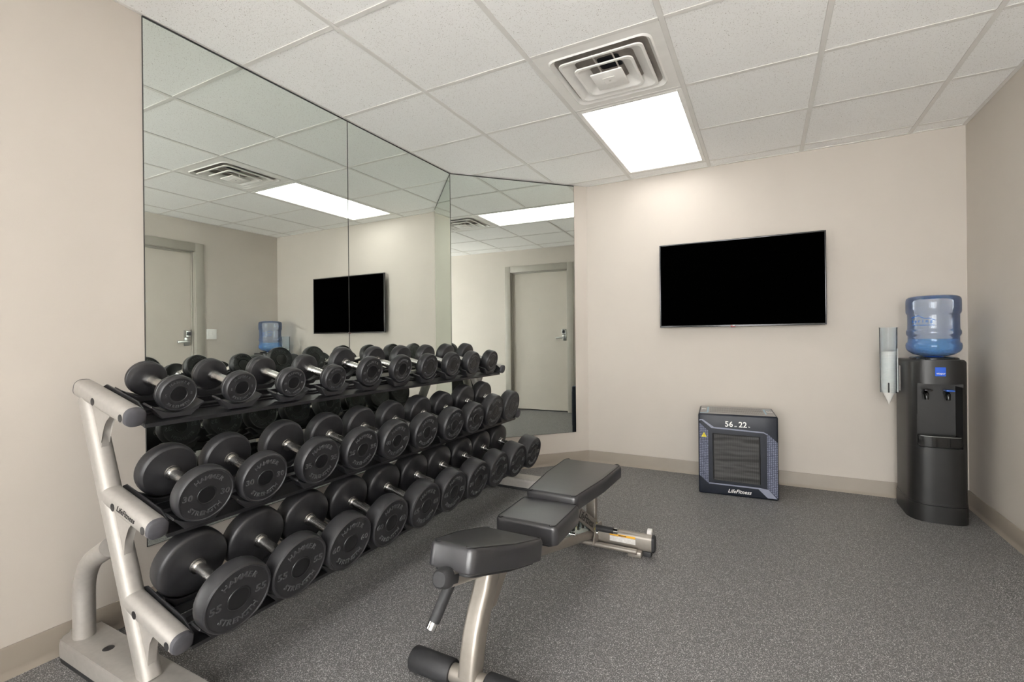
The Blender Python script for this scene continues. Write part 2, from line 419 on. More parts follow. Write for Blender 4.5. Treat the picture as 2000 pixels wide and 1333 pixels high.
# right wall with the door opening
DO0, DO1, DOH = 2.09, 3.00, 2.08
bm = NB()
add_box(bm, (RW, FW, 0), (RW + .14, DO0, ZC + .05)); add_box(bm, (RW, DO1, 0), (RW + .14, BW, ZC + .05)); add_box(bm, (RW, DO0, DOH), (RW + .14, DO1, ZC + .05))
struct('wall_right', bm, 'wall', (RW, 0, 0), 'beige wall with the door and water cooler', 'wall')
struct('wall_corridor', BOX((RW + .14, DO0 - .2, 0), (RW + .2, DO1 + .2, 2.3)), 'wall', (RW + .14, 2.5, 0), 'plain wall outside behind the closed door', 'wall')
# diagonal wall: a solid wedge across the corner
bm = NB()
add_prism(bm, [(DA.x, DA.y), (DB.x, DB.y), (LW, BW)], (0, 0, 0), (1, 0, 0), (0, 1, 0), ZC + .002)
struct('wall_diagonal', bm, 'wall', (LW, BW, 0), 'short beige wall set diagonally across the corner', 'wall')

# baseboards (coved vinyl)
DD = (DB - DA).normalized(); DN = Vector((DD.y, -DD.x, 0))
def baseboard(name, a, b, n, label):
    a, b, n = Vector(a), Vector(b), Vector(n)
    prof = [(0, 0), (.022, 0), (.020, .004), (.012, .012), (.009, .024), (.009, .095), (.006, .1), (0, .1)]
    bm = NB(); d = (b - a)
    A = [bm.verts.new(a + n*x + Vector((0, 0, z))) for x, z in prof]; B = [bm.verts.new(b + n*x + Vector((0, 0, z))) for x, z in prof]
    for k in range(len(prof)): bm.faces.new((A[k], A[(k+1) % len(prof)], B[(k+1) % len(prof)], B[k]))
    bm.faces.new(A); bm.faces.new(B[::-1])
    struct(name, bm, 'base', a, label, 'baseboard')
baseboard('baseboard_left', (LW, FW, 0), (LW, DA.y - .004, 0), (1, 0, 0), 'taupe vinyl baseboard along the mirror wall')
baseboard('baseboard_back', (DB.x - .006, BW, 0), (RW, BW, 0), (0, -1, 0), 'taupe vinyl baseboard under the television')
baseboard('baseboard_diagonal', DA, DB, DN, 'taupe vinyl baseboard on the diagonal wall')
baseboard('baseboard_right', (RW, DO1 + .095, 0), (RW, BW, 0), (-1, 0, 0), 'taupe vinyl baseboard behind the water cooler')
baseboard('baseboard_entrance', (RW, FW, 0), (RW, DO0 - .095, 0), (-1, 0, 0), 'taupe vinyl baseboard on the near side of the door')
baseboard('baseboard_front', (LW, FW, 0), (RW, FW, 0), (0, 1, 0), 'taupe vinyl baseboard on the wall facing the television')

# ceiling: slab, grid tees, lay-in tiles
ceil = struct('ceiling', BOX((LW - .1, FW - .1, ZC + .09), (RW + .2, BW + .1, ZC + .16)), 'void', (0, 0, ZC), 'suspended ceiling of white mineral tiles in a metal grid', 'ceiling')
xs = sorted([LW] + [GX + T*i for i in range(-2, 3)] + [RW])
ys = sorted([FW] + [GY + T*j for j in range(-7, 3)] + [BW])
TW = .012
def tee(lo, hi):
    bm = NB(); add_box(bm, lo, hi, .0012, 1); part('ceiling_tee', bm, 'tee', ceil)
for x in xs[1:-1]: tee((x - TW, FW, ZC), (x + TW, BW, ZC + .0034))
for y in ys[1:-1]:
    for x0, x1 in zip(xs, xs[1:]):
        skip = (abs(x0 - (GX - T)) < .01 and (abs(y - (GY + T)) < .01 or abs(y - (GY - 5*T)) < .01))
        if skip: continue
        tee((x0 + (0 if x0 == LW else TW), y - TW, ZC + .0006), (x1 - (0 if x1 == RW else TW), y + TW, ZC + .0033))
for lo, hi in (((LW, FW, ZC), (LW + .014, DA.y, ZC + .0034)), ((RW - .02, FW, ZC - .0005), (RW, BW, ZC + .0034)), ((DB.x, BW - .02, ZC - .0005), (RW - .02, BW, ZC + .0034)), ((LW, FW, ZC), (RW, FW + .02, ZC + .0034))):
    bm = NB(); add_box(bm, lo, hi, .0012, 1); part('wall_angle', bm, 'tee', ceil)
LIGHT_CELLS = [(GX - T, GY), (GX - T, GY + T), (GX - T, GY - 6*T), (GX - T, GY - 5*T)]
VENT_CELL = (GX - T, GY - T)
tile_cache = {}
for x0, x1 in zip(xs, xs[1:]):
    for y0, y1 in zip(ys, ys[1:]):
        if any(abs(x0 - a) < .02 and abs(y0 - b) < .02 for a, b in LIGHT_CELLS + [VENT_CELL]): continue
        w, d = x1 - x0 - .008, y1 - y0 - .008
        k = (round(w, 3), round(d, 3))
        if k not in tile_cache:
            tile_cache[k] = to_mesh(BOX((-w/2, -d/2, 0), (w/2, d/2, .015), .0015, 1), 'ceiling_tile', 'tile')
        o = link('ceiling_tile', tile_cache[k], ceil)
        o.location = ((x0 + x1)/2, (y0 + y1)/2, .0034 + random.uniform(0, .001))
        o.rotation_euler = (random.uniform(-.0015, .0015), random.uniform(-.0015, .0015), 0)

# ceiling lights (recessed 2 x 4 foot troffers)
def troffer(y0, label):
    x0, x1 = GX - T + TW, GX - TW; y1 = y0 + 2*T - TW; y0 = y0 + TW
    t = thing('ceiling_light', label, 'ceiling light', ((x0 + x1)/2, (y0 + y1)/2, ZC))
    bm = NB(); w = .026
    for lo, hi in (((x0, y0, ZC), (x0 + w, y1, ZC + .02)), ((x1 - w, y0, ZC), (x1, y1, ZC + .02)), ((x0 + w, y0, ZC), (x1 - w, y0 + w, ZC + .02)), ((x0 + w, y1 - w, ZC), (x1 - w, y1, ZC + .02))):
        add_box(bm, lo, hi, .002, 1)
    part('light_frame', bm, 'white', t)
    part('housing', BOX((x0, y0, ZC + .03), (x1, y1, ZC + .08), .004, 1), 'white', t)
    part('diffuser', BOX((x0 + w - .002, y0 + w - .002, ZC + .006), (x1 - w + .002, y1 - w + .002, ZC + .012)), 'panel', t)
    return t
troffer(GY, 'glowing rectangular ceiling light panel beside the square air vent')
troffer(GY - 6*T, 'added second ceiling light panel, unseen overhead, for fill light')  # invented troffer above the camera, added to brighten the room

# square four-way air diffuser
vx, vy = GX - T/2, GY - T/2; h = T/2 - TW
v = thing('ceiling_vent', 'white square louvered air vent set in the ceiling', 'air vent', (vx, vy, ZC))
def ringface(bm, a, za, b, zb, rr=.03, n=4):
    """sloped square ring, half-size a at height za to half-size b at zb"""
    A = rrect(2*a, 2*a, min(rr, a*.3), n); B = rrect(2*b, 2*b, min(rr, b*.3), n)
    va = [bm.verts.new((vx + x, vy + y, za)) for x, y in A]; vb = [bm.verts.new((vx + x, vy + y, zb)) for x, y in B]
    for k in range(len(A)): bm.faces.new((va[k], va[(k+1) % len(A)], vb[(k+1) % len(A)], vb[k]))
bm = NB()
# face plate from square edge to rounded opening
O = [(h, h), (-h, h), (-h, -h), (h, -h)]; I = rrect(2*.245, 2*.245, .045, 4)
vo = [bm.verts.new((vx + x, vy + y, ZC + .002)) for x, y in O]; vi = [bm.verts.new((vx + x, vy + y, ZC + .002)) for x, y in I]
for q in range(4):
    for k in range(4): bm.faces.new((vo[q], vi[q*5 + k], vi[q*5 + k + 1]))
    bm.faces.new((vo[q], vi[q*5 + 4], vi[(q*5 + 5) % 20], vo[(q + 1) % 4]))
ringface(bm, .245, ZC + .002, .238, ZC - .004, .045); ringface(bm, .238, ZC - .004, .222, ZC + .012, .045)
part('face_plate', bm, 'white', v)
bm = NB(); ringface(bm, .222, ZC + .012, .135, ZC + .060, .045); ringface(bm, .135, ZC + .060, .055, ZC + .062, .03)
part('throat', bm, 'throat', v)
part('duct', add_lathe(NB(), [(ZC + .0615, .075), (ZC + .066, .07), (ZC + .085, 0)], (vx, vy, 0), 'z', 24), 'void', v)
for a, dz in ((.202, -.010), (.142, -.020)):
    bm = NB(); ringface(bm, a, ZC + dz, a - .012, ZC + dz, .03); ringface(bm, a - .012, ZC + dz, a - .060, ZC + dz + .030, .03); ringface(bm, a, ZC + dz, a, ZC + dz + .006, .03); ringface(bm, a, ZC + dz + .006, a - .060, ZC + dz + .036, .03)
    part('louver', bm, 'white', v)
bm = NB(); add_box(bm, (vx - .078, vy - .078, ZC - .030), (vx + .078, vy + .078, ZC - .022), .004, 2)
add_box(bm, (vx - .03, vy - .03, ZC - .032), (vx + .03, vy + .03, ZC - .029), .001, 1)
part('center_plate', bm, 'white', v)
part('screw', add_lathe(NB(), [(ZC - .0335, 0), (ZC - .0335, .005), (ZC - .032, .006)], (vx, vy, 0), 'z', 12), 'steel', v)
bm = NB()
for sx in (-.045, .045):
    add_rod(bm, (vx + sx, vy - .15, ZC + .026), (vx + sx, vy + .15, ZC + .026), .004, 8)
    add_rod(bm, (vx + sx, vy, ZC - .022), (vx + sx, vy, ZC + .026), .004, 8)
part('louver_bracket', bm, 'white', v)

# mirrors
def mirror(p0, p1, n, z0, z1, label):
    p0, p1, n = Vector(p0), Vector(p1), Vector(n).normalized(); d = (p1 - p0).normalized(); L = (p1 - p0).length
    t = thing('wall_mirror', label, 'mirror', (p0 + p1)/2 + Vector((0, 0, z0)))
    bm = NB()
    V = [bm.verts.new(p0 + d*a + n*.006 + Vector((0, 0, z))) for a, z in ((.002, z0 + .002), (L - .002, z0 + .002), (L - .002, z1 - .002), (.002, z1 - .002))]
    bm.faces.new(V); part('glass', bm, 'mirror', t)
    bm = NB()
    quad = [(0, z0), (L, z0), (L, z1), (0, z1)]; inn = [(.002, z0 + .002), (L - .002, z0 + .002), (L - .002, z1 - .002), (.002, z1 - .002)]
    A = [bm.verts.new(p0 + d*a + n*.0005 + Vector((0, 0, z))) for a, z in quad]; B = [bm.verts.new(p0 + d*a + n*.0056 + Vector((0, 0, z))) for a, z in quad]; C_ = [bm.verts.new(p0 + d*a + n*.006 + Vector((0, 0, z))) for a, z in inn]
    bm.faces.new(A)
    for k in range(4):
        k2 = (k + 1) % 4
        bm.faces.new((A[k], A[k2], B[k2], B[k])); bm.faces.new((B[k], B[k2], C_[k2], C_[k]))
    part('edge', bm, 'edge', t)
    part('top_channel', add_prism(NB(), [(0, 0), (L, 0), (L, .006), (0, .006)], p0 + n*.0062 + Vector((0, 0, z1 - .006)), d, (0, 0, 1), .002 if d.cross(Vector((0, 0, 1))).dot(n) > 0 else -.002), 'edge', t)
MZ0, MZ1 = .268, ZC - .002
mirror((LW, .998, 0), (LW, 2.060, 0), (1, 0, 0), MZ0, MZ1, 'tall mirror panel on the left wall, the nearer one above the rack')
mirror((LW, 2.062, 0), (LW, 3.1125, 0), (1, 0, 0), MZ0, MZ1, 'tall mirror panel on the left wall, ending at the corner')
mirror(DA + DD*.0035, DA + DD*1.089, DN, MZ0, MZ1, 'tall mirror panel on the diagonal wall showing the door')

# door with frame, lock, peephole
dy0, dy1 = DO0 + .012, DO1 - .012
door = struct('door_1', BOX((RW + .055, dy0, .012), (RW + .10, dy1, DOH - .012), .002, 1), 'door', (RW + .07, (dy0 + dy1)/2, 0), 'plain beige door with keycard lock seen in the mirrors', 'door')
bm = NB()
for lo, hi in (((RW - .014, DO0 - .085, 0), (RW + .002, DO0 + .006, DOH + .085)), ((RW - .014, DO1 - .006, 0), (RW + .002, DO1 + .085, DOH + .085)), ((RW - .014, DO0 + .006, DOH - .006), (RW + .002, DO1 - .006, DOH + .085)),
               ((RW, DO0 + .0005, 0), (RW + .135, DO0 + .010, DOH)), ((RW, DO1 - .010, 0), (RW + .135, DO1 - .0005, DOH)), ((RW, DO0 + .01, DOH - .010), (RW + .135, DO1 - .01, DOH - .0005)),
               ((RW + .030, DO0 + .010, 0), (RW + .052, DO0 + .026, DOH - .01)), ((RW + .030, DO1 - .026, 0), (RW + .052, DO1 - .010, DOH - .01)), ((RW + .030, DO0 + .026, DOH - .026), (RW + .052, DO1 - .026, DOH - .010))):
    add_box(bm, lo, hi, .003, 2)
part('door_frame', bm, 'frame', door)
ly = 2.928
lk = part('lock_plate', BOX((RW + .043, ly - .03, 1.04), (RW + .0555, ly + .03, 1.21), .006, 2), 'steel', door)
part('card_reader', add_prism(NB(), [(0, 1.125), (.032, 1.135), (.036, 1.2), (.004, 1.208)], (RW + .043, ly + .028, 0), (-1, 0, 0), (0, 0, 1), -.056, .004), 'steel', lk)
part('card_slot', BOX((RW + .004, ly - .02, 1.150), (RW + .0125, ly + .02, 1.188), .001, 1), 'blackmetal', lk)
bm = NB(); add_rod(bm, (RW + .045, ly, 1.085), (RW + .0, ly, 1.085), .011); add_sweep(bm, rrect(.018, .024, .007), [(RW + .004, ly + .008, 1.085), (RW + .001, ly - .05, 1.084), (RW + .006, ly - .115, 1.080)], (0, 0, 1))
part('lever_handle', bm, 'steel', lk)
bm = add_lathe(NB(), [(RW + .0555, .011), (RW + .051, .011), (RW + .050, .008), (RW + .0505, 0)], (0, 2.548, 1.50), 'x', 16)
part('peephole', bm, 'steel', door)

# double light switch
sw = thing('light_switch', 'white light switch plate on the wall beside the door', 'light switch', (RW, 3.163, 1.165))
part('plate', BOX((RW - .006, 3.105, 1.107), (RW - .0003, 3.220, 1.223), .003, 2), 'switch', sw)
for yy in (3.139, 3.186): part('rocker', add_prism(NB(), [(0, -.033), (.003, -.033), (.006, .0), (.0025, .033), (0, .033)], (RW - .006, yy - .016, 1.165), (-1, 0, 0), (0, 0, 1), .032), 'switch', sw)

# =================================================================== DUMBBELL RACK
TILT = R(13); CT, ST = math.cos(TILT), math.sin(TILT)
TIERS = dict(top=(-1.843, .884), middle=(-1.717, .560), bottom=(-1.592, .255))
YL, YR = .757, 3.108
rack = thing('dumbbell_rack', 'silver three-shelf dumbbell rack with black trays along the mirror wall', 'dumbbell rack', (-1.8, (YL + YR)/2, 0))
def sn(tier, s, n, y):
    x0, z0 = TIERS[tier]
    return Vector((x0 + s*CT + n*ST, y, z0 - s*ST + n*CT))
def side_frame(yc, inner, foot_rear, foot_off):
    """one end frame; inner = +1 when the shelves lie towards +Y"""
    yf = yc + foot_off
    fx0, fx1 = foot_rear, -1.318
    plan = [((fx0 + fx1)/2 + a_, yf + b_) for a_, b_ in rrect(fx1 - fx0, .116, .042, 6)]
    bm = NB(); add_prism(bm, plan, (0, 0, .018), (1, 0, 0), (0, 1, 0), .062)
    es = [e for e in bm.edges if all(v_.co.z > .079 for v_ in e.verts)]
    bmesh.ops.bevel(bm, geom=es, offset=.022, segments=4, profile=.5, affect='EDGES')
    ft = part('foot', bm, 'silver', rack, angle=50)
    part('rubber_pad', add_prism(NB(), [((fx0 + fx1)/2 + a_, yf + b_) for a_, b_ in rrect(fx1 - fx0 - .004, .112, .040, 6)], (0, 0, 0), (1, 0, 0), (0, 1, 0), .0185, .002, 1), 'foam', ft)
    part('floor_bolt_hole', add_lathe(NB(), [(.0795, .017), (.0806, .016), (.0806, 0)], (-1.925, yf - .004, 0), 'z', 20), 'blackmetal', ft)
    # rear leg, curving forward into the upright
    pts = [(-2.085, yc, .07), (-2.085, yc, .22)]
    for k in range(1, 9):
        a = R(62 * k / 8); pts.append((-2.085 + .17*(1 - math.cos(a)), yc, .22 + .17*math.sin(a)))
    e = Vector(pts[-1]); dirn = Vector((math.sin(R(62)), 0, math.cos(R(62)))); pts.append(tuple(e + dirn*.115))
    part('rear_leg', add_sweep(NB(), circle(.031, 20), pts, (0, 1, 0)), 'silver', rack)
    bm = NB(); add_lathe(bm, [(.073, .041), (.077, .039), (.080, .033)], (-2.085, yc, 0), 'z', 20); part('weld_ring', bm, 'silver', rack)
    # slanted upright
    ub, ut = Vector((-1.655, yc, .07)), Vector((-2.027, yc, .905))
    part('upright', add_sweep(NB(), rrect(.056, .066, .022, 4), [ub, ut], (1, 0, .4)), 'silver', rack)
    for tier in TIERS:
        s0 = -.232 if tier == 'top' else -.17
        s1 = .108
        prof = rrect(.057, .060, .022, 5)
        arm = part('shelf_arm', add_sweep(NB(), prof, [sn(tier, s0, 0, yc), sn(tier, s1, 0, yc)], (ST, 0, CT)), 'silver', rack)
        cp = rrect(.058, .061, .024, 5)
        part('end_cap', add_sweep(NB(), cp, [sn(tier, s1, 0, yc), sn(tier, s1 + .006, 0, yc), sn(tier, s1 + .013, 0, yc), sn(tier, s1 + .016, 0, yc)], (ST, 0, CT), scales=[1, 1, .95, .82]), 'cap', arm)
        if tier == 'top':
            part('end_cap', add_sweep(NB(), cp, [sn(tier, s0, 0, yc), sn(tier, s0 - .004, 0, yc), sn(tier, s0 - .008, 0, yc)], (ST, 0, CT), scales=[1, 1, .86]), 'cap', arm)
        for s in (-.092, .092):
            for sgn in (-1, 1):
                c = sn(tier, s, -.006, yc + sgn*.0285)
                part('bolt_hole_plug', add_lathe(NB(), [(0, .0125), (.0006*sgn, .0125), (.0009*sgn, .010), (.0004*sgn, 0)], c, 'y', 18), 'blackmetal', arm)
        # gusset under the arm
        ux = lambda z: ub.x + (ut.x - ub.x) * (z - ub.z) / (ut.z - ub.z) + .026
        p = sn(tier, .0, -.030, yc); zt = p.z + .025; q = Vector((ux(p.z - .125), yc, p.z - .125)); top_in = Vector((ux(p.z) - .03, yc, p.z + .05))
        outl = [(top_in.x, top_in.z), (q.x - .02, q.z)] + [(q.x, q.z)]
        for k in range(1, 7):
            a = R(90 * k / 6)
            outl.append((q.x + (p.x - q.x)*(1 - math.cos(a)), q.z + (p.z - q.z)*math.sin(a)))
        part('gusset', add_prism(NB(), outl, (0, yc + .012, 0), (1, 0, 0), (0, 0, 1), .024, .003, 1), 'silver', arm)
side_frame(YL, 1, -2.172, .008)
side_frame(YR, -1, -2.085, -.012)
for sgn_tier in TIERS:
    tier = sgn_tier; ya, yb = YL + .0285, YR - .0285
    def slab(s0, s1, n0, n1, bev=.0015):
        bm = NB(); add_prism(bm, [(s0, n0), (s1, n0), (s1, n1), (s0, n1)], sn(tier, 0, 0, yb), (CT, 0, -ST), (ST, 0, CT), yb - ya, bev, 1)
        return bm
    part('rear_rail', slab(-.155, -.060, -.042, -.031), 'blackmetal', rack)
    part('rail_flange', slab(-.062, -.058, -.050, -.018), 'blackmetal', rack)
    part('middle_rail', slab(-.026, -.004, -.050, -.026), 'blackmetal', rack)
    tr = part('front_tray', slab(.030, .116, -.034, -.030), 'blackmetal', rack)
    part('tray_lip', slab(.113, .117, -.040, -.027), 'blackmetal', tr)
    part('tray_flange', slab(.028, .032, -.046, -.024), 'blackmetal', tr)
    for y0_ in (YL + .0283, YR - .0333):
        bm = NB(); add_prism(bm, [(-.17, -.040), (.112, -.038), (.112, .010), (.06, .032), (-.15, .032), (-.17, .02)], sn(tier, 0, 0, y0_ + .005), (CT, 0, -ST), (ST, 0, CT), .005, .001, 1)
        part('end_plate', bm, 'blackmetal', rack)
# brand script on the middle arm of the near frame
bm = NB(); add_text(bm, 'LifeFitness', sn('middle', -.012, .002, YL - .0288), (CT, 0, -ST), (ST, 0, CT), .026, .0008, .35)
part('brand_lettering', bm, 'blackprint', rack)

# saddles under each dumbbell
SADR = .118
def saddle_mesh():
    bm = NB(); outl = []
    for k in range(11):
        y = -.080 + .016*k; outl.append((y, SADR - math.sqrt(SADR**2 - y*y)))
    outl += [(.084, .0265), (.060, .004), (.045, -.016), (-.045, -.016), (-.060, .004), (-.084, .0265)]
    add_prism(bm, outl, (-.026, 0, 0), (0, 1, 0), (0, 0, 1), .052, .002, 1)
    return to_mesh(bm, 'saddle', 'saddle')
SAD = saddle_mesh()

# =================================================================== DUMBBELLS
RAD = {5:.061, 10:.061, 15:.076, 20:.076, 25:.076, 30:.090, 35:.094, 40:.094, 45:.094, 50:.105, 55:.109, 60:.108, 65:.108, 70:.108, 75:.108}
THK = {5:.043, 10:.047, 15:.046, 20:.053, 25:.061, 30:.054, 35:.060, 40:.068, 45:.076, 50:.071, 55:.064, 60:.076, 65:.085, 70:.094, 75:.104}
FACE = {5:.125, 10:.130, 15:.128, 20:.136, 25:.144, 30:.146, 35:.150, 40:.158, 45:.165, 50:.158, 55:.165, 60:.170, 65:.176, 70:.182, 75:.188}   # front face from the tray middle
HLEN = {w: .150 if w <= 25 else .160 if w <= 50 else .170 for w in RAD}
def head_mesh(w):
    r, t = RAD[w], THK[w]; bm = NB()
    if w <= 10:
        prof = [(-.002, .020), (-.001, .030), (.001, r*.86), (.004, r*.95), (.010, r), (t*.42, r), (t*.46, r*.975), (t*.54, r*.975), (t*.58, r), (t - .009, r), (t - .003, r*.965), (t, r*.91), (t - .002, r*.88), (t - .002, 0)]
    else:
        prof = [(-.004, .020), (-.003, .034), (.001, r*.62), (.004, r*.90), (.009, r*.965), (.016, r*.995), (t*.5, r*1.0), (t - .014, r*.995), (t - .005, r*.975), (t - .0005, r*.935), (t - .0005, r*.905), (t - .003, r*.88), (t - .003, 0)]
    add_lathe(bm, prof, (0, 0, 0), 'x', 44)
    return to_mesh(bm, 'head', 'rubber', 30)
def letter_meshes(w):
    """raised words and numbers round the face, drawn for a face of radius 1: a list of (name, mesh)"""
    sz = .225 if w > 25 else .19; rr = .66 if w > 10 else .70; out = []
    for word, a0, sgn, step in (('HAMMER', 90, -1, 15.5), ('STRENGTH', 270, 1, 13.5)):
        n = len(word); bm = NB()
        for k, ch in enumerate(word):
            a = R(a0 + sgn*step*(k - (n - 1)/2)); up = (math.cos(a), math.sin(a)) if sgn < 0 else (-math.cos(a), -math.sin(a))
            ex = (0, up[1], -up[0]); ey = (0, up[0], up[1])
            add_text(bm, ch, (0, rr*math.cos(a), rr*math.sin(a)), ex, ey, sz, .0026, sx=1.12)
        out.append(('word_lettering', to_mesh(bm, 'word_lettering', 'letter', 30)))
    for sx in (-1, 1):
        bm = NB(); add_text(bm, str(w), (0, sx*.645, 0), (0, 1, 0), (0, 0, 1), .30 if w > 25 else .2, .0026, sx=1.15 if w > 25 else 1.0)
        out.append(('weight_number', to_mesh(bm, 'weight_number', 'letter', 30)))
    return out
def disc_mesh(w):
    bm = NB(); k = .30 if w > 25 else .42
    add_lathe(bm, [(0, k + .045), (.0016, k + .04), (.0016, k + .012), (.0003, k), (.0006, k*.9), (.0008, 0)], (0, 0, 0), 'x', 36)
    return to_mesh(bm, 'center_disc', 'disc', 25)
def handle_mesh(w):
    bm = NB(); h = HLEN[w]/2 + .003
    if w <= 10: prof = [(-h, .022), (-h + .012, .0225), (-h + .026, .0195), (-.03, .0172), (0, .0182), (.03, .0172), (h - .026, .0195), (h - .012, .0225), (h, .022)]
    else: prof = [(-h, .0235), (-h + .007, .0240), (-h + .0075, .0205), (-h + .010, .0205), (-h + .0105, .0235), (-h + .018, .0235), (-h + .0185, .0175), (-.02, .0178), (0, .0182), (.02, .0178), (h - .0185, .0175), (h - .018, .0235), (h - .0105, .0235), (h - .010, .0205), (h - .0075, .0205), (h - .007, .0240), (h, .0235)]
    add_lathe(bm, prof, (0, 0, 0), 'x', 24)
    return to_mesh(bm, 'handle', 'chrome', 30)
ORD = ['first', 'second', 'third', 'fourth', 'fifth', 'sixth', 'seventh', 'eighth', 'ninth', 'tenth']
YS = dict(top=[.889, 1.108, 1.327, 1.550, 1.775, 2.004, 2.231, 2.469, 2.696, 2.940],
          middle=[.878, 1.079, 1.316, 1.537, 1.748, 1.976, 2.215, 2.440, 2.681, 2.916],
          bottom=[.883, 1.101, 1.320, 1.546, 1.775, 2.000, 2.224, 2.456, 2.689, 2.920])
SOFF = dict(top=-.030, middle=-.005, bottom=.0)
cache = {}
for tier, w0 in (('top', 5), ('middle', 30), ('bottom', 55)):
    for i, y in enumerate(YS[tier]):
        w = w0 + 5*(i//2); r = RAD[w]; t = THK[w]
        if w not in cache: cache[w] = (head_mesh(w), letter_meshes(w), disc_mesh(w), handle_mesh(w))
        hm, lm, dm, gm = cache[w]
        lift = .004 if tier == 'top' else 0
        HL = HLEN[w]; sc_ = SOFF[tier] + FACE[w] - HL/2 - t
        c = sn(tier, sc_, r - .0115 + lift, y)
        size = {'top': 'small', 'middle': 'medium', 'bottom': 'large'}[tier]
        if i == 0: place = f'leftmost on the {tier} shelf'
        elif i == 9: place = f'rightmost on the {tier} shelf'
        else: place = f'{ORD[i]} from the left on the {tier} shelf'
        d = thing('dumbbell', f'{size} black round dumbbell with chrome handle, {place}', 'dumbbell', c, 0, f'dumbbells on the {tier} rack shelf')
        d.rotation_euler = (R(random.uniform(-5, 5)), TILT, 0)
        for sgn in (1, -1):
            hd = link('head', hm, d); hd.location = (sgn*HL/2, 0, 0)
            if sgn < 0: hd.rotation_euler = (0, 0, math.pi)
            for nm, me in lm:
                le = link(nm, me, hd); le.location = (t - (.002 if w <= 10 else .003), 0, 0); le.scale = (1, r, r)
            dc = link('center_disc', dm, hd); dc.location = (t - (.002 if w <= 10 else .003), 0, 0); dc.scale = (1, r, r)
        link('handle', gm, d)
        for s in (min(sc_ + HL/2 + t*.5, .094), max(sc_ - HL/2 - t*.5, -.128)):
            p = sn(tier, s, -.0125 + lift, y)
            so = link('saddle', SAD, rack); so.location = p - rack.location; so.rotation_euler = (0, TILT, 0)

# =================================================================== WEIGHT BENCH
BX = -.812
bench = thing('weight_bench', 'adjustable weight bench with three black vinyl pads on silver frame', 'weight bench', (BX, 1.8, 0))
def P(name, bm, mat, par=None, **k): return part(name, bm, mat, par or bench, **k)
FY = 1.235
ff = P('front_foot', add_rod(NB(), (BX - .215, FY, .040), (BX + .215, FY, .040), .027, 20), 'silver2')
for a, b in ((BX - .225, BX - .065), (BX + .055, BX + .225)):
    prof = [(a, 0), (a, .026), (a + .004, .034), (a + .010, .0385), (b - .004, .0385), (b, .036), (b, 0)]
    P('rubber_sleeve', add_lathe(NB(), prof, (0, FY, .0388), 'x', 24), 'foam', ff)
post = P('front_post', add_sweep(NB(), rrect(.062, .070, .016, 4), [(BX, FY, .05), (BX, FY + .012, .11), (BX, FY + .030, .17), (BX, FY + .056, .225), (BX, FY + .085, .27), (BX, FY + .108, .32), (BX, FY + .118, .385)], (0, -1, 0)), 'silver2')
bm = NB(); add_prism(bm, [(FY + .08, .375), (FY + .30, .315), (FY + .24, .300), (FY + .185, .255), (FY + .14, .20), (FY + .09, .20)], (BX - .014, 0, 0), (0, 1, 0), (0, 0, 1), .028, .003, 1)
P('gusset', bm, 'silver2', post)
S0, S1 = Vector((BX, 1.115, .408)), Vector((BX, 2.36, .075))
spine = P('spine_tube', add_sweep(NB(), rrect(.056, .052, .018, 4), [S0, S1], (0, 0, 1)), 'silver2')
dS = (S1 - S0).normalized()
P('end_cap', add_sweep(NB(), rrect(.058, .056, .024, 5), [S0 + dS*.022, S0 - dS*.016, S0 - dS*.030, S0 - dS*.036], (0, 0, 1), scales=[1, 1, .9, .7]), 'foam', spine)
# pull handle below the seat
g0, g1 = Vector((BX - .005, 1.150, .385)), Vector((BX - .035, 1.090, .268))
gd = (g1 - g0).normalized()
gh = P('grip_handle', add_rod(NB(), g0, g0 + gd*.02, .008), 'silver2')
P('grip', add_rod(NB(), g0 + gd*.012, g1 - gd*.016, .0165, 18), 'foam', gh)
P('tip', add_rod(NB(), g1 - gd*.017, g1 + gd*.004, .0158, 18), 'chrome2', gh)
# pads: tapered, rounded cushions
def pad(name, pts, thick, centre, tilt, bevel=.016):
    """outline (x, y) in the pad's plane with its top at centre height"""
    ey = Vector((0, math.cos(tilt), math.sin(tilt))); ex = Vector((1, 0, 0)); ez = ex.cross(ey)
    bm = NB(); add_prism(bm, pts, Vector(centre) - ez*thick, ex, ey, thick, 0)
    bmesh.ops.recalc_face_normals(bm, faces=bm.faces)
    top = [f for f in bm.faces if f.normal.dot(ez) > .9]; bot = [f for f in bm.faces if f.normal.dot(ez) < -.9]
    es = list({e for f in top for e in f.edges}); bmesh.ops.bevel(bm, geom=es, offset=bevel, segments=4, profile=.5, affect='EDGES')
    bot = [f for f in bm.faces if f.normal.dot(ez) < -.9 and len(f.verts) > 4]
    es = list({e for f in bot for e in f.edges})
    if es: bmesh.ops.bevel(bm, geom=es, offset=.006, segments=2, profile=.5, affect='EDGES')
    o = P(name, bm, 'pad', angle=50)
    # piping along the long edges
    for sgn in (-1, 1):
        run = [q for q in pts if q[0]*sgn > .045]
        run.sort(key=lambda q: q[1])
        path = []
        for a, b in run:
            path.append(Vector(centre) + ex*(a - sgn*(bevel*.62)) + ey*(b) + ez*(-bevel*.07))
        if len(path) > 1:
            path[0] = path[0] + ey*.012; path[-1] = path[-1] - ey*.012
            P('seam', add_sweep(NB(), circle(.0020, 8), path, (0, 0, 1)), 'seam', o)
    board = P('pad_board', add_prism(NB(), [(a*.84, b*.90) for a, b in pts], Vector(centre) - ez*(thick + .010), ex, ey, .012, .002, 1), 'blackmetal', o)
    return o
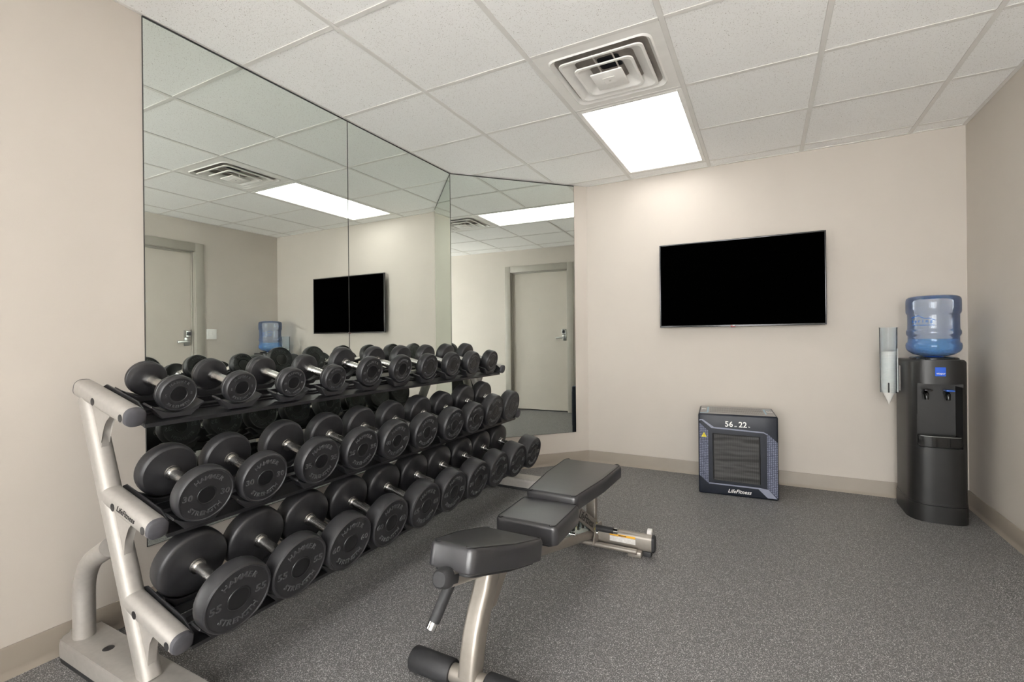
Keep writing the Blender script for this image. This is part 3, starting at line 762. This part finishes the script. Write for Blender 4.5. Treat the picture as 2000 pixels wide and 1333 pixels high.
def taper(l, wf, wb, rf=.03, rb=.03, bow=0.0):
    """outline: front edge at -l/2 width wf, back edge at l/2 width wb, rounded corners"""
    pts = []
    cs = [(wf/2, -l/2, rf, -90), (wb/2, l/2, rb, 0), (-wb/2, l/2, rb, 90), (-wf/2, -l/2, rf, 180)]
    for x, y, r, a0 in cs:
        cx, cy = x - math.copysign(r, x), y - math.copysign(r, y)
        for k in range(6):
            a = R(a0 + 90*k/5); pts.append((cx + r*math.cos(a), cy + r*math.sin(a)))
        if bow and a0 == -90: pts.append(((wf + wb)/4 + bow, 0))
        if bow and a0 == 90: pts.append((-(wf + wb)/4 - bow, 0))
    return pts
pad('seat_pad', taper(.40, .165, .250, .028, .022, .016), .074, (BX, 1.335, .441), R(-15.5))
pad('lower_back_pad', taper(.255, .262, .262, .022, .022, .0), .074, (BX, 1.745, .396), R(1.0))
pad('back_pad', taper(.565, .240, .318, .022, .026, .010), .062, (BX, 2.150, .430), R(0.3))
# support rail under the back pads, rear post, link plate, ratchet
P('pad_rail', add_sweep(NB(), rrect(.045, .030, .008), [(BX, 1.64, .296), (BX, 1.86, .300), (BX, 1.90, .342), (BX, 2.42, .345)], (0, 0, 1)), 'silver2')
P('rear_post', add_sweep(NB(), rrect(.052, .036, .008), [(BX, 2.405, .06), (BX, 2.42, .34)], (0, -1, 0)), 'silver2')
bm = NB(); A, B_ = Vector((0, 2.06, .300)), Vector((0, 2.43, .075)); dl = (B_ - A).normalized(); nl = Vector((0, -dl.z, dl.y))
outl = [(A + nl*.030), (A - nl*.030), (B_ - nl*.030), (B_ + nl*.030)]
add_prism(bm, [(q.y, q.z) for q in outl], (BX + .030, 0, 0), (0, 1, 0), (0, 0, 1), .007, .002, 1)
add_prism(bm, [(q.y, q.z) for q in outl], (BX - .037, 0, 0), (0, 1, 0), (0, 0, 1), .007, .002, 1)
lp = P('link_plate', bm, 'silver2')
mid = (A + B_)/2 - dl*.03
bm = NB(); add_text(bm, 'LifeFitness', (BX + .0372, mid.y, mid.z), dl, -nl if nl.z < 0 else nl, .056, .0008, .3); P('brand_lettering', bm, 'blackprint', lp)
c = B_ - dl*.075
bm = NB(); add_prism(bm, [(-.022, -.018), (.022, -.018), (0, .022)], (BX + .0372, c.y, c.z), dl, nl, .0008); P('warning_sticker', bm, 'yellow', lp)
# ratchet teeth on the spine
bm = NB(); outl = [(0, 0)]
for k in range(6):
    a = .06 + .075*k; outl += [(a, .02), (a + .006, .055), (a + .024, .060), (a + .030, .022), (a + .052, .016)]
outl += [(.53, .02), (.53, 0)]
b0 = S0 + dS*.72; nS = Vector((0, -dS.z, dS.y))
for dx in (-.024, .017): add_prism(bm, outl[::-1], b0 + Vector((dx, 0, 0)) + nS*.022, dS, nS, .006, 0)
P('ratchet_rack', bm, 'teal')
bm = NB(); p = b0 + dS*.22 + nS*.035; add_rod(bm, p + Vector((-.05, 0, 0)), p + Vector((.05, 0, 0)), .008); P('ratchet_pin', bm, 'chrome2')
bm = NB(); add_sweep(bm, rrect(.03, .018, .004), [p, Vector((BX, 1.80, .318))], (1, 0, 0)); P('support_strut', bm, 'teal')
# rear stabiliser
rb = P('rear_foot', add_sweep(NB(), rrect(.050, .082, .020, 4), [(BX - .315, 2.405, .064), (BX + .315, 2.405, .064)], (0, 0, 1)), 'silver2')
for sx in (-1, 1):
    P('end_cap', add_sweep(NB(), rrect(.052, .084, .021, 4), [(BX + sx*.313, 2.405, .064), (BX + sx*.322, 2.405, .064), (BX + sx*.327, 2.405, .064)], (0, 0, 1), scales=[1, 1, .88]), 'foam', rb)
    P('foot_pad', BOX((BX + sx*.235 - .034, 2.352, 0), (BX + sx*.235 + .034, 2.430, .030), .006, 2), 'silver2', rb)
    P('end_pad', BOX((BX + sx*.290 - .02, 2.385, 0), (BX + sx*.290 + .02, 2.425, .026), .004, 2), 'foam', rb)
    P('transport_wheel', add_lathe(NB(), [(BX + sx*.296 - .012, 0), (BX + sx*.296 - .012, .018), (BX + sx*.296 - .009, .021), (BX + sx*.296 + .009, .021), (BX + sx*.296 + .012, .018), (BX + sx*.296 + .012, 0)], (0, 2.432, .105), 'x', 20), 'sticker', rb)
P('caution_stripe', BOX((BX + .105, 2.3792, .080), (BX + .235, 2.3805, .090), 0), 'orange', rb)
P('label_sticker', BOX((BX + .105, 2.3790, .052), (BX + .235, 2.3804, .078), 0), 'sticker', rb)
P('sticker_print', BOX((BX + .150, 2.3786, .083), (BX + .190, 2.3793, .087)), 'blackprint', rb)
P('brace_rod', add_rod(NB(), (BX - .25, 2.345, .034), (BX + .25, 2.345, .034), .013, 16), 'silver2')
bm = NB(); add_prism(bm, [(2.30, .045), (2.44, .03), (2.44, .12), (2.36, .13)], (BX + .036, 0, 0), (0, 1, 0), (0, 0, 1), .009, .002, 1); P('pivot_bracket', bm, 'silver2')
P('pivot_bolt', add_lathe(NB(), [(BX + .045, .014), (BX + .051, .013), (BX + .053, 0)], (0, 2.36, .088), 'x', 12), 'chrome2')
gr = P('foot_grip', add_lathe(NB(), [(BX + .045, 0), (BX + .045, .0155), (BX + .135, .0155), (BX + .137, .013), (BX + .137, 0)], (0, 2.345, .118), 'x', 18), 'foam')
P('grip_tip', add_lathe(NB(), [(BX + .137, 0), (BX + .137, .0145), (BX + .157, .0145), (BX + .160, .011), (BX + .160, 0)], (0, 2.345, .118), 'x', 18), 'chrome2', gr)

# =================================================================== TELEVISION
tx0, tx1, tz0, tz1, ty = -.737, .384, 1.160, 1.816, 3.926
tv = thing('television', 'wide flat black television switched off on the back wall', 'television', ((tx0 + tx1)/2, 3.96, tz0))
bm = NB(); add_box(bm, (tx0 + .02, ty + .012, tz0 + .02), (tx1 - .02, ty + .034, tz1 - .02), .006, 2); part('back_shell', bm, 'gloss', tv)
bm = NB(); bw_ = .009
for lo, hi in (((tx0, ty, tz0), (tx0 + bw_, ty + .022, tz1)), ((tx1 - bw_, ty, tz0), (tx1, ty + .022, tz1)), ((tx0 + bw_, ty, tz1 - bw_), (tx1 - bw_, ty + .022, tz1)), ((tx0 + bw_, ty, tz0), (tx1 - bw_, ty + .022, tz0 + .013))):
    add_box(bm, lo, hi, .002, 2)
part('bezel', bm, 'tvframe', tv)
part('screen', BOX((tx0 + .007, ty + .003, tz0 + .011), (tx1 - .007, ty + .012, tz1 - .007)), 'screen', tv)
part('wall_mount', BOX((-.40, ty + .033, 1.33), (.05, BW - .0005, 1.64), .004, 1), 'blackmetal', tv)
bm = add_lathe(NB(), [(ty - .0012, 0), (ty - .0012, .004), (ty + .0005, .0045)], (-.215, 0, tz0 + .0062), 'y', 14)
part('logo_disc', bm, 'red', tv)
bm = NB(); add_text(bm, 'LG', (-.202, ty - .0003, tz0 + .0064), (1, 0, 0), (0, 0, 1), .011, .0008); part('logo_lettering', bm, 'whiteprint', tv)
part('logo_tab', BOX((-.222, ty + .002, tz0 - .005), (-.190, ty + .010, tz0 + .001), .001, 1), 'red', tv)

# =================================================================== PLYO BOX
BXW, BXH, BXD = .490, .553, .395
pb = thing('plyometric_box', 'soft navy and grey plyometric jump box marked 56 and 22', 'plyo box', (-.412, 3.535, 0), R(4.5))
def L(name, bm, mat, par=None, **k): return part(name, bm, mat, par or pb, local=True, **k)
bm = NB(); add_box(bm, (0, 0, 0), (BXW, BXD, BXH), .012, 3)
bmesh.ops.subdivide_edges(bm, edges=[e for e in bm.edges if e.calc_length() > .2], cuts=5, use_grid_fill=True)
for vv in bm.verts:
    k = math.sin(vv.co.x*9)*math.sin(vv.co.z*8 + 1)
    if .02 < vv.co.x < BXW - .02 and .03 < vv.co.z < BXH - .03 and vv.co.y < .01: vv.co.y += .0006*k
L('body', bm, 'navy')
def fpoly(pts, mat, name, y=-.0006, d=.0016, par=None):
    bm = NB(); add_prism(bm, pts, (0, y + d, 0), (1, 0, 0), (0, 0, 1), d + .001); return L(name, bm, mat, par)
fpoly([(.006, .490), (.006, .125), (.064, .072), (.064, .435)], 'hexa', 'side_print')
fpoly([(BXW - .006, .015), (BXW - .006, .385), (BXW - .066, .440), (BXW - .066, .075)], 'hexa', 'side_print')
fpoly([(.008, .500), (.020, .508), (.085, .455), (.405, .440), (.425, .430), (.425, .436), (.405, .448), (.100, .464), (.030, .512), (.008, .512)], 'greyline', 'print_band')
fpoly([(.066, .071), (.370, .066), (.425, .012), (BXW - .01, .012), (.430, .068), (.375, .075), (.066, .078)], 'greyline', 'print_band')
fpoly([(.100, .108), (.378, .100), (.376, .408), (.098, .416)], 'mesh', 'mat_panel', -.002)
bm = NB()
for a, b in (((.096, .104), (.382, .096)), ((.382, .096), (.380, .412)), ((.380, .412), (.094, .420)), ((.094, .420), (.096, .104))):
    add_rod(bm, (a[0], -.0015, a[1]), (b[0], -.0015, b[1]), .0035, 8)
L('panel_welt', bm, 'seam')
bm = NB(); add_text(bm, '56', (.195, -.0004, .487), (1, 0, 0), (0, 0, 1), .052, .001); add_text(bm, '22', (.280, -.0004, .487), (1, 0, 0), (0, 0, 1), .052, .001)
add_text(bm, 'cm', (.236, -.0004, .476), (1, 0, 0), (0, 0, 1), .014, .001); add_text(bm, 'in', (.319, -.0004, .476), (1, 0, 0), (0, 0, 1), .014, .001)
L('size_lettering', bm, 'whiteprint')
bm = NB(); add_text(bm, 'LifeFitness', (.255, -.0004, .034), (1, 0, 0), (0, 0, 1), .034, .001, .35); L('brand_lettering', bm, 'whiteprint')
ws = fpoly([(.020, .392), (.054, .392), (.037, .424)], 'yellow', 'warning_sign', -.0018)
bm = NB(); add_text(bm, '!', (.037, -.0031, .404), (1, 0, 0), (0, 0, 1), .020, .0006); L('warning_mark', bm, 'blackprint', ws)
def tpoly(pts, mat, name, h=.0012): 
    bm = NB(); add_prism(bm, pts, (0, 0, BXH - .0006), (1, 0, 0), (0, 1, 0), h); return L(name, bm, mat)
tpoly([(.012, .012), (BXW - .012, .012), (BXW - .012, BXD - .012), (.012, BXD - .012)], 'boxtop', 'top_cover')
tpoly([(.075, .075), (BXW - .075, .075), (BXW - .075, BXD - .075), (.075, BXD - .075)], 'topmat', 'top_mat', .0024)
tpoly([(.012, .015), (.065, .060), (.065, BXD - .06), (.055, BXD - .06), (.055, .075), (.012, .035)], 'lightblue', 'top_print', .002)
tpoly([(BXW - .068, .08), (BXW - .058, .08), (BXW - .058, BXD - .10), (BXW - .025, BXD - .10), (BXW - .025, BXD - .085), (BXW - .068, BXD - .085)], 'lightblue', 'top_print', .002)
bm = NB(); add_text(bm, '51', (BXW - .036, BXD*.50, BXH + .0006), (0, -1, 0), (1, 0, 0), .055, .001); add_text(bm, '20', (.034, BXD*.55, BXH + .0006), (0, 1, 0), (-1, 0, 0), .045, .001); L('top_lettering', bm, 'whiteprint')

# =================================================================== WATER COOLER
CX, CYF, CYB, CW = .890, 3.556, 3.880, .138
wc = thing('water_cooler', 'black floor-standing water cooler in the corner', 'water cooler', (CX, 3.72, 0))
def cool_outline(g=0.0, alc=False, n=12, a0=-.101, a1=.101, dep=.095):
    """plan outline, curved front; optionally notched by the alcove"""
    w = CW + g; fy = CYF - g; by = CYB + g; side = CYF + .095
    def front(x): return side - g - (side - CYF) * ((max(0, 1 - (abs(x)/CW)**3.2))**.5)
    pts = [(CX + w, by), (CX - w, by), (CX - w, side)]
    xs_ = [-w + 2*w*k/(2*n) for k in range(1, 2*n)]
    if not alc: pts += [(CX + x, front(x)) for x in xs_]
    else:
        pts += [(CX + x, front(x)) for x in xs_ if x < a0] + [(CX + a0, front(a0)), (CX + a0 + .012, CYF + dep), (CX + a1 - .012, CYF + dep), (CX + a1, front(a1))] + [(CX + x, front(x)) for x in xs_ if x > a1]
    pts.append((CX + w, side))
    return pts, front
def cool_slab(z0, z1, g=0.0, alc=False, bevel=0.0):
    pts, _ = cool_outline(g, alc); bm = NB(); add_prism(bm, pts[::-1], (0, 0, z0), (1, 0, 0), (0, 1, 0), z1 - z0); 
    if bevel:
        top = [e for e in bm.edges if all(abs(v.co.z - z1) < 1e-5 for v in e.verts)]
        bmesh.ops.bevel(bm, geom=top, offset=bevel, segments=3, profile=.5, affect='EDGES')
    return bm
_, cfront = cool_outline()
part('base', cool_slab(.0, .098, .004, False, .004), 'plastic', wc)
part('base_band', cool_slab(.100, .112, .002, False, .002), 'plastic', wc)
bm = cool_slab(.1121, .432); part('lower_panel', bm, 'plastic', wc)
bm = cool_slab(.4321, .800, 0, True); part('alcove_surround', bm, 'plastic', wc)
bm = cool_slab(.8001, .938, 0, False, .016); part('top_panel', bm, 'plastic', wc)
# arched hood over the alcove
bm = NB(); outl = [(-.101, .802)] + [(-.101 + .202*k/10, .783 + .017*math.sin(math.pi*k/10)) for k in range(11)] + [(.101, .802)]
add_prism(bm, outl[::-1], (CX, CYF + .050, 0), (1, 0, 0), (0, 0, 1), .042); part('alcove_hood', bm, 'plastic', wc)
# drip tray, curved front
bm = NB(); pts = [(CX - .098, CYF + .09)] + [(CX - .098 + .196*k/12, cfront(-.098 + .196*k/12) - .002) for k in range(13)] + [(CX + .098, CYF + .09)]
add_prism(bm, pts, (0, 0, .437), (1, 0, 0), (0, 1, 0), .060, .004, 2); dt = part('drip_tray', bm, 'gloss', wc)
bm = NB(); pts = [(CX - .09 + .18*k/12, cfront(-.09 + .18*k/12) - .003) for k in range(13)]
add_sweep(bm, circle(.0022, 8), [(x, y, .4975) for x, y in pts], (0, 0, 1)); part('tray_rim', bm, 'steel', dt)
bm = NB(); pts = [(CX - .103 + .206*k/12, cfront(-.103 + .206*k/12) - .0006) for k in range(13)]
path = [(CX - .103, cfront(-.103) - .0006, .62), (CX - .103, cfront(-.103) - .0006, .46)] + [(x, y, .433 + .02*abs((k - 6)/6)**6) for k, (x, y) in enumerate(pts)] + [(CX + .103, cfront(.103) - .0006, .46)]
add_sweep(bm, circle(.0018, 8), path, (0, -1, .2)); part('alcove_trim', bm, 'plastic', wc)
# taps
for x, m2 in ((-.052, 'gloss'), (.045, 'bluetap')):
    tp = part('tap', add_sweep(NB(), circle(.013, 14), [(CX + x, CYF + .094, .742), (CX + x, CYF + .062, .742), (CX + x, CYF + .050, .736), (CX + x, CYF + .046, .722), (CX + x, CYF + .046, .705)], (1, 0, 0), scales=[1, 1, .95, .85, .75]), 'gloss', wc)
    part('tap_lever', BOX((CX + x - .016, CYF + .018, .757), (CX + x + .024, CYF + .072, .766), .003, 2), m2, tp)
bd = part('badge', BOX((CX - .024, CYF - .004, .846), (CX + .024, CYF + .004, .898), .002, 1), 'blue', wc)
bm = NB(); add_text(bm, 'vitapur', (CX + .001, CYF - .0045, .862), (1, 0, 0), (0, 0, 1), .014, .0006); part('badge_lettering', bm, 'whiteprint', bd)
part('bottle_collar', add_lathe(NB(), [(.930, .118), (.946, .115), (.951, .108), (.951, .085), (.935, .08)], (CX + .01, 3.725, 0), 'z', 40), 'gloss', wc)

# water bottle standing upside down on the cooler
bx_, by_ = CX + .010, 3.725
wb = thing('water_bottle', 'large translucent blue water bottle upturned on the black cooler', 'water bottle', (bx_, by_, .952))
prof = [(.952, .030), (.957, .062), (.968, .098), (.985, .120), (1.000, .128), (1.018, .1305), (1.034, .128), (1.040, .121), (1.046, .1195), (1.076, .1195), (1.082, .124), (1.090, .1275), (1.106, .1275), (1.113, .124), (1.118, .121), (1.124, .1205), (1.200, .1205), (1.206, .121), (1.212, .1245), (1.220, .1285), (1.290, .1285), (1.304, .1245), (1.314, .112), (1.318, .090), (1.3185, 0)]
part('shell', add_lathe(NB(), prof, (bx_, by_, 0), 'z', 48), 'bottle', wb, angle=60)
wp = [(.953, 0), (.955, .028), (.959, .060), (.970, .095), (.987, .117), (1.002, .125), (1.018, .1275), (1.033, .125), (1.039, .118), (1.047, .1165), (1.060, .1165), (1.0602, 0)]
part('water', add_lathe(NB(), wp, (bx_, by_, 0), 'z', 48), 'water', wb, angle=60)
part('neck', add_lathe(NB(), [(.9515, 0), (.9515, .045), (.956, .05), (.958, .03)], (bx_, by_, 0), 'z', 24), 'blue', wb)
bm = NB()
def on_bottle(a, z, r=.1222): return Vector((bx_ + r*math.sin(a), by_ - r*math.cos(a), z))
for k, ch in enumerate('spring'):
    a = R(-62 + 9*k); c = on_bottle(a, 1.166); add_text(bm, ch, c, (math.cos(a), math.sin(a), 0), (0, 0, 1), .026, .0005)
for a0, a1 in ((-62, -46), (-44, -26), (-24, -10)):      # the small illegible line below the name
    add_sweep(bm, rrect(.0010, .0032, .0004, 1), [on_bottle(R(a0 + (a1 - a0)*k/4), 1.142) for k in range(5)], (0, 0, 1))
ridge = [(-66, 1.184), (-56, 1.192), (-46, 1.199), (-38, 1.188), (-30, 1.181), (-22, 1.183), (-14, 1.175), (-8, 1.170)]
add_sweep(bm, rrect(.0012, .0035, .0005, 1), [on_bottle(R(a), z, .1222) for a, z in ridge], (0, 0, 1))
part('label_print', bm, 'print_blue', wb)

# cup dispenser on the cooler's left side
ux, uy = .694, 3.780
cd = thing('cup_dispenser', 'clear plastic tube cup dispenser hung on the cooler side', 'cup dispenser', (ux, uy, .72))
part('tube', add_lathe(NB(), [(.722, .0400), (.722, .0435), (.735, .0435), (1.125, .0460), (1.133, .0475), (1.133, .0440), (1.125, .0435), (.735, .041), (.722, .0400)], (ux, uy, 0), 'z', 32), 'tube', cd, angle=60)
part('bracket', BOX((ux + .044, uy - .022, .735), (CX - CW - .0005, uy + .022, .895), .004, 2), 'tube', cd)
part('mounting_strip', BOX((ux + .040, uy - .008, .725), (ux + .047, uy + .008, 1.00), .001, 1), 'steel', cd)
part('dark_clip', BOX((ux - .012, uy - .0465, .724), (ux - .004, uy - .0425, .785), .001, 1), 'blackprint', cd)
def cone_mesh():
    return to_mesh(add_lathe(NB(), [(0, 0), (.004, .0016), (.094, .0365), (.0955, .0378), (.0975, .0378), (.0975, .0366), (.0945, .0358), (.008, .0022), (.006, 0)], (0, 0, 0), 'z', 24), 'paper_cup', 'paper', 40)
CM = cone_mesh()
CUP_ORD = ORD + ['eleventh', 'twelfth', 'thirteenth', 'fourteenth', 'fifteenth', 'sixteenth', 'seventeenth', 'eighteenth', 'nineteenth', 'twentieth', 'twenty-first', 'twenty-second', 'twenty-third', 'twenty-fourth']
for k in range(24):
    o = link('paper_cup', CM); o.location = (ux, uy, .643 + .0104*k)
    if k == 0: tag(o, 'lowest white paper cone cup poking out below the clear tube', 'paper cup', 'paper cups in the dispenser')
    elif k == 23: tag(o, 'uppermost white paper cone cup of the stack in the clear tube', 'paper cup', 'paper cups in the dispenser')
    else: tag(o, f'white paper cone cup, {CUP_ORD[k]} from the bottom of the stack in the tube', 'paper cup', 'paper cups in the dispenser')
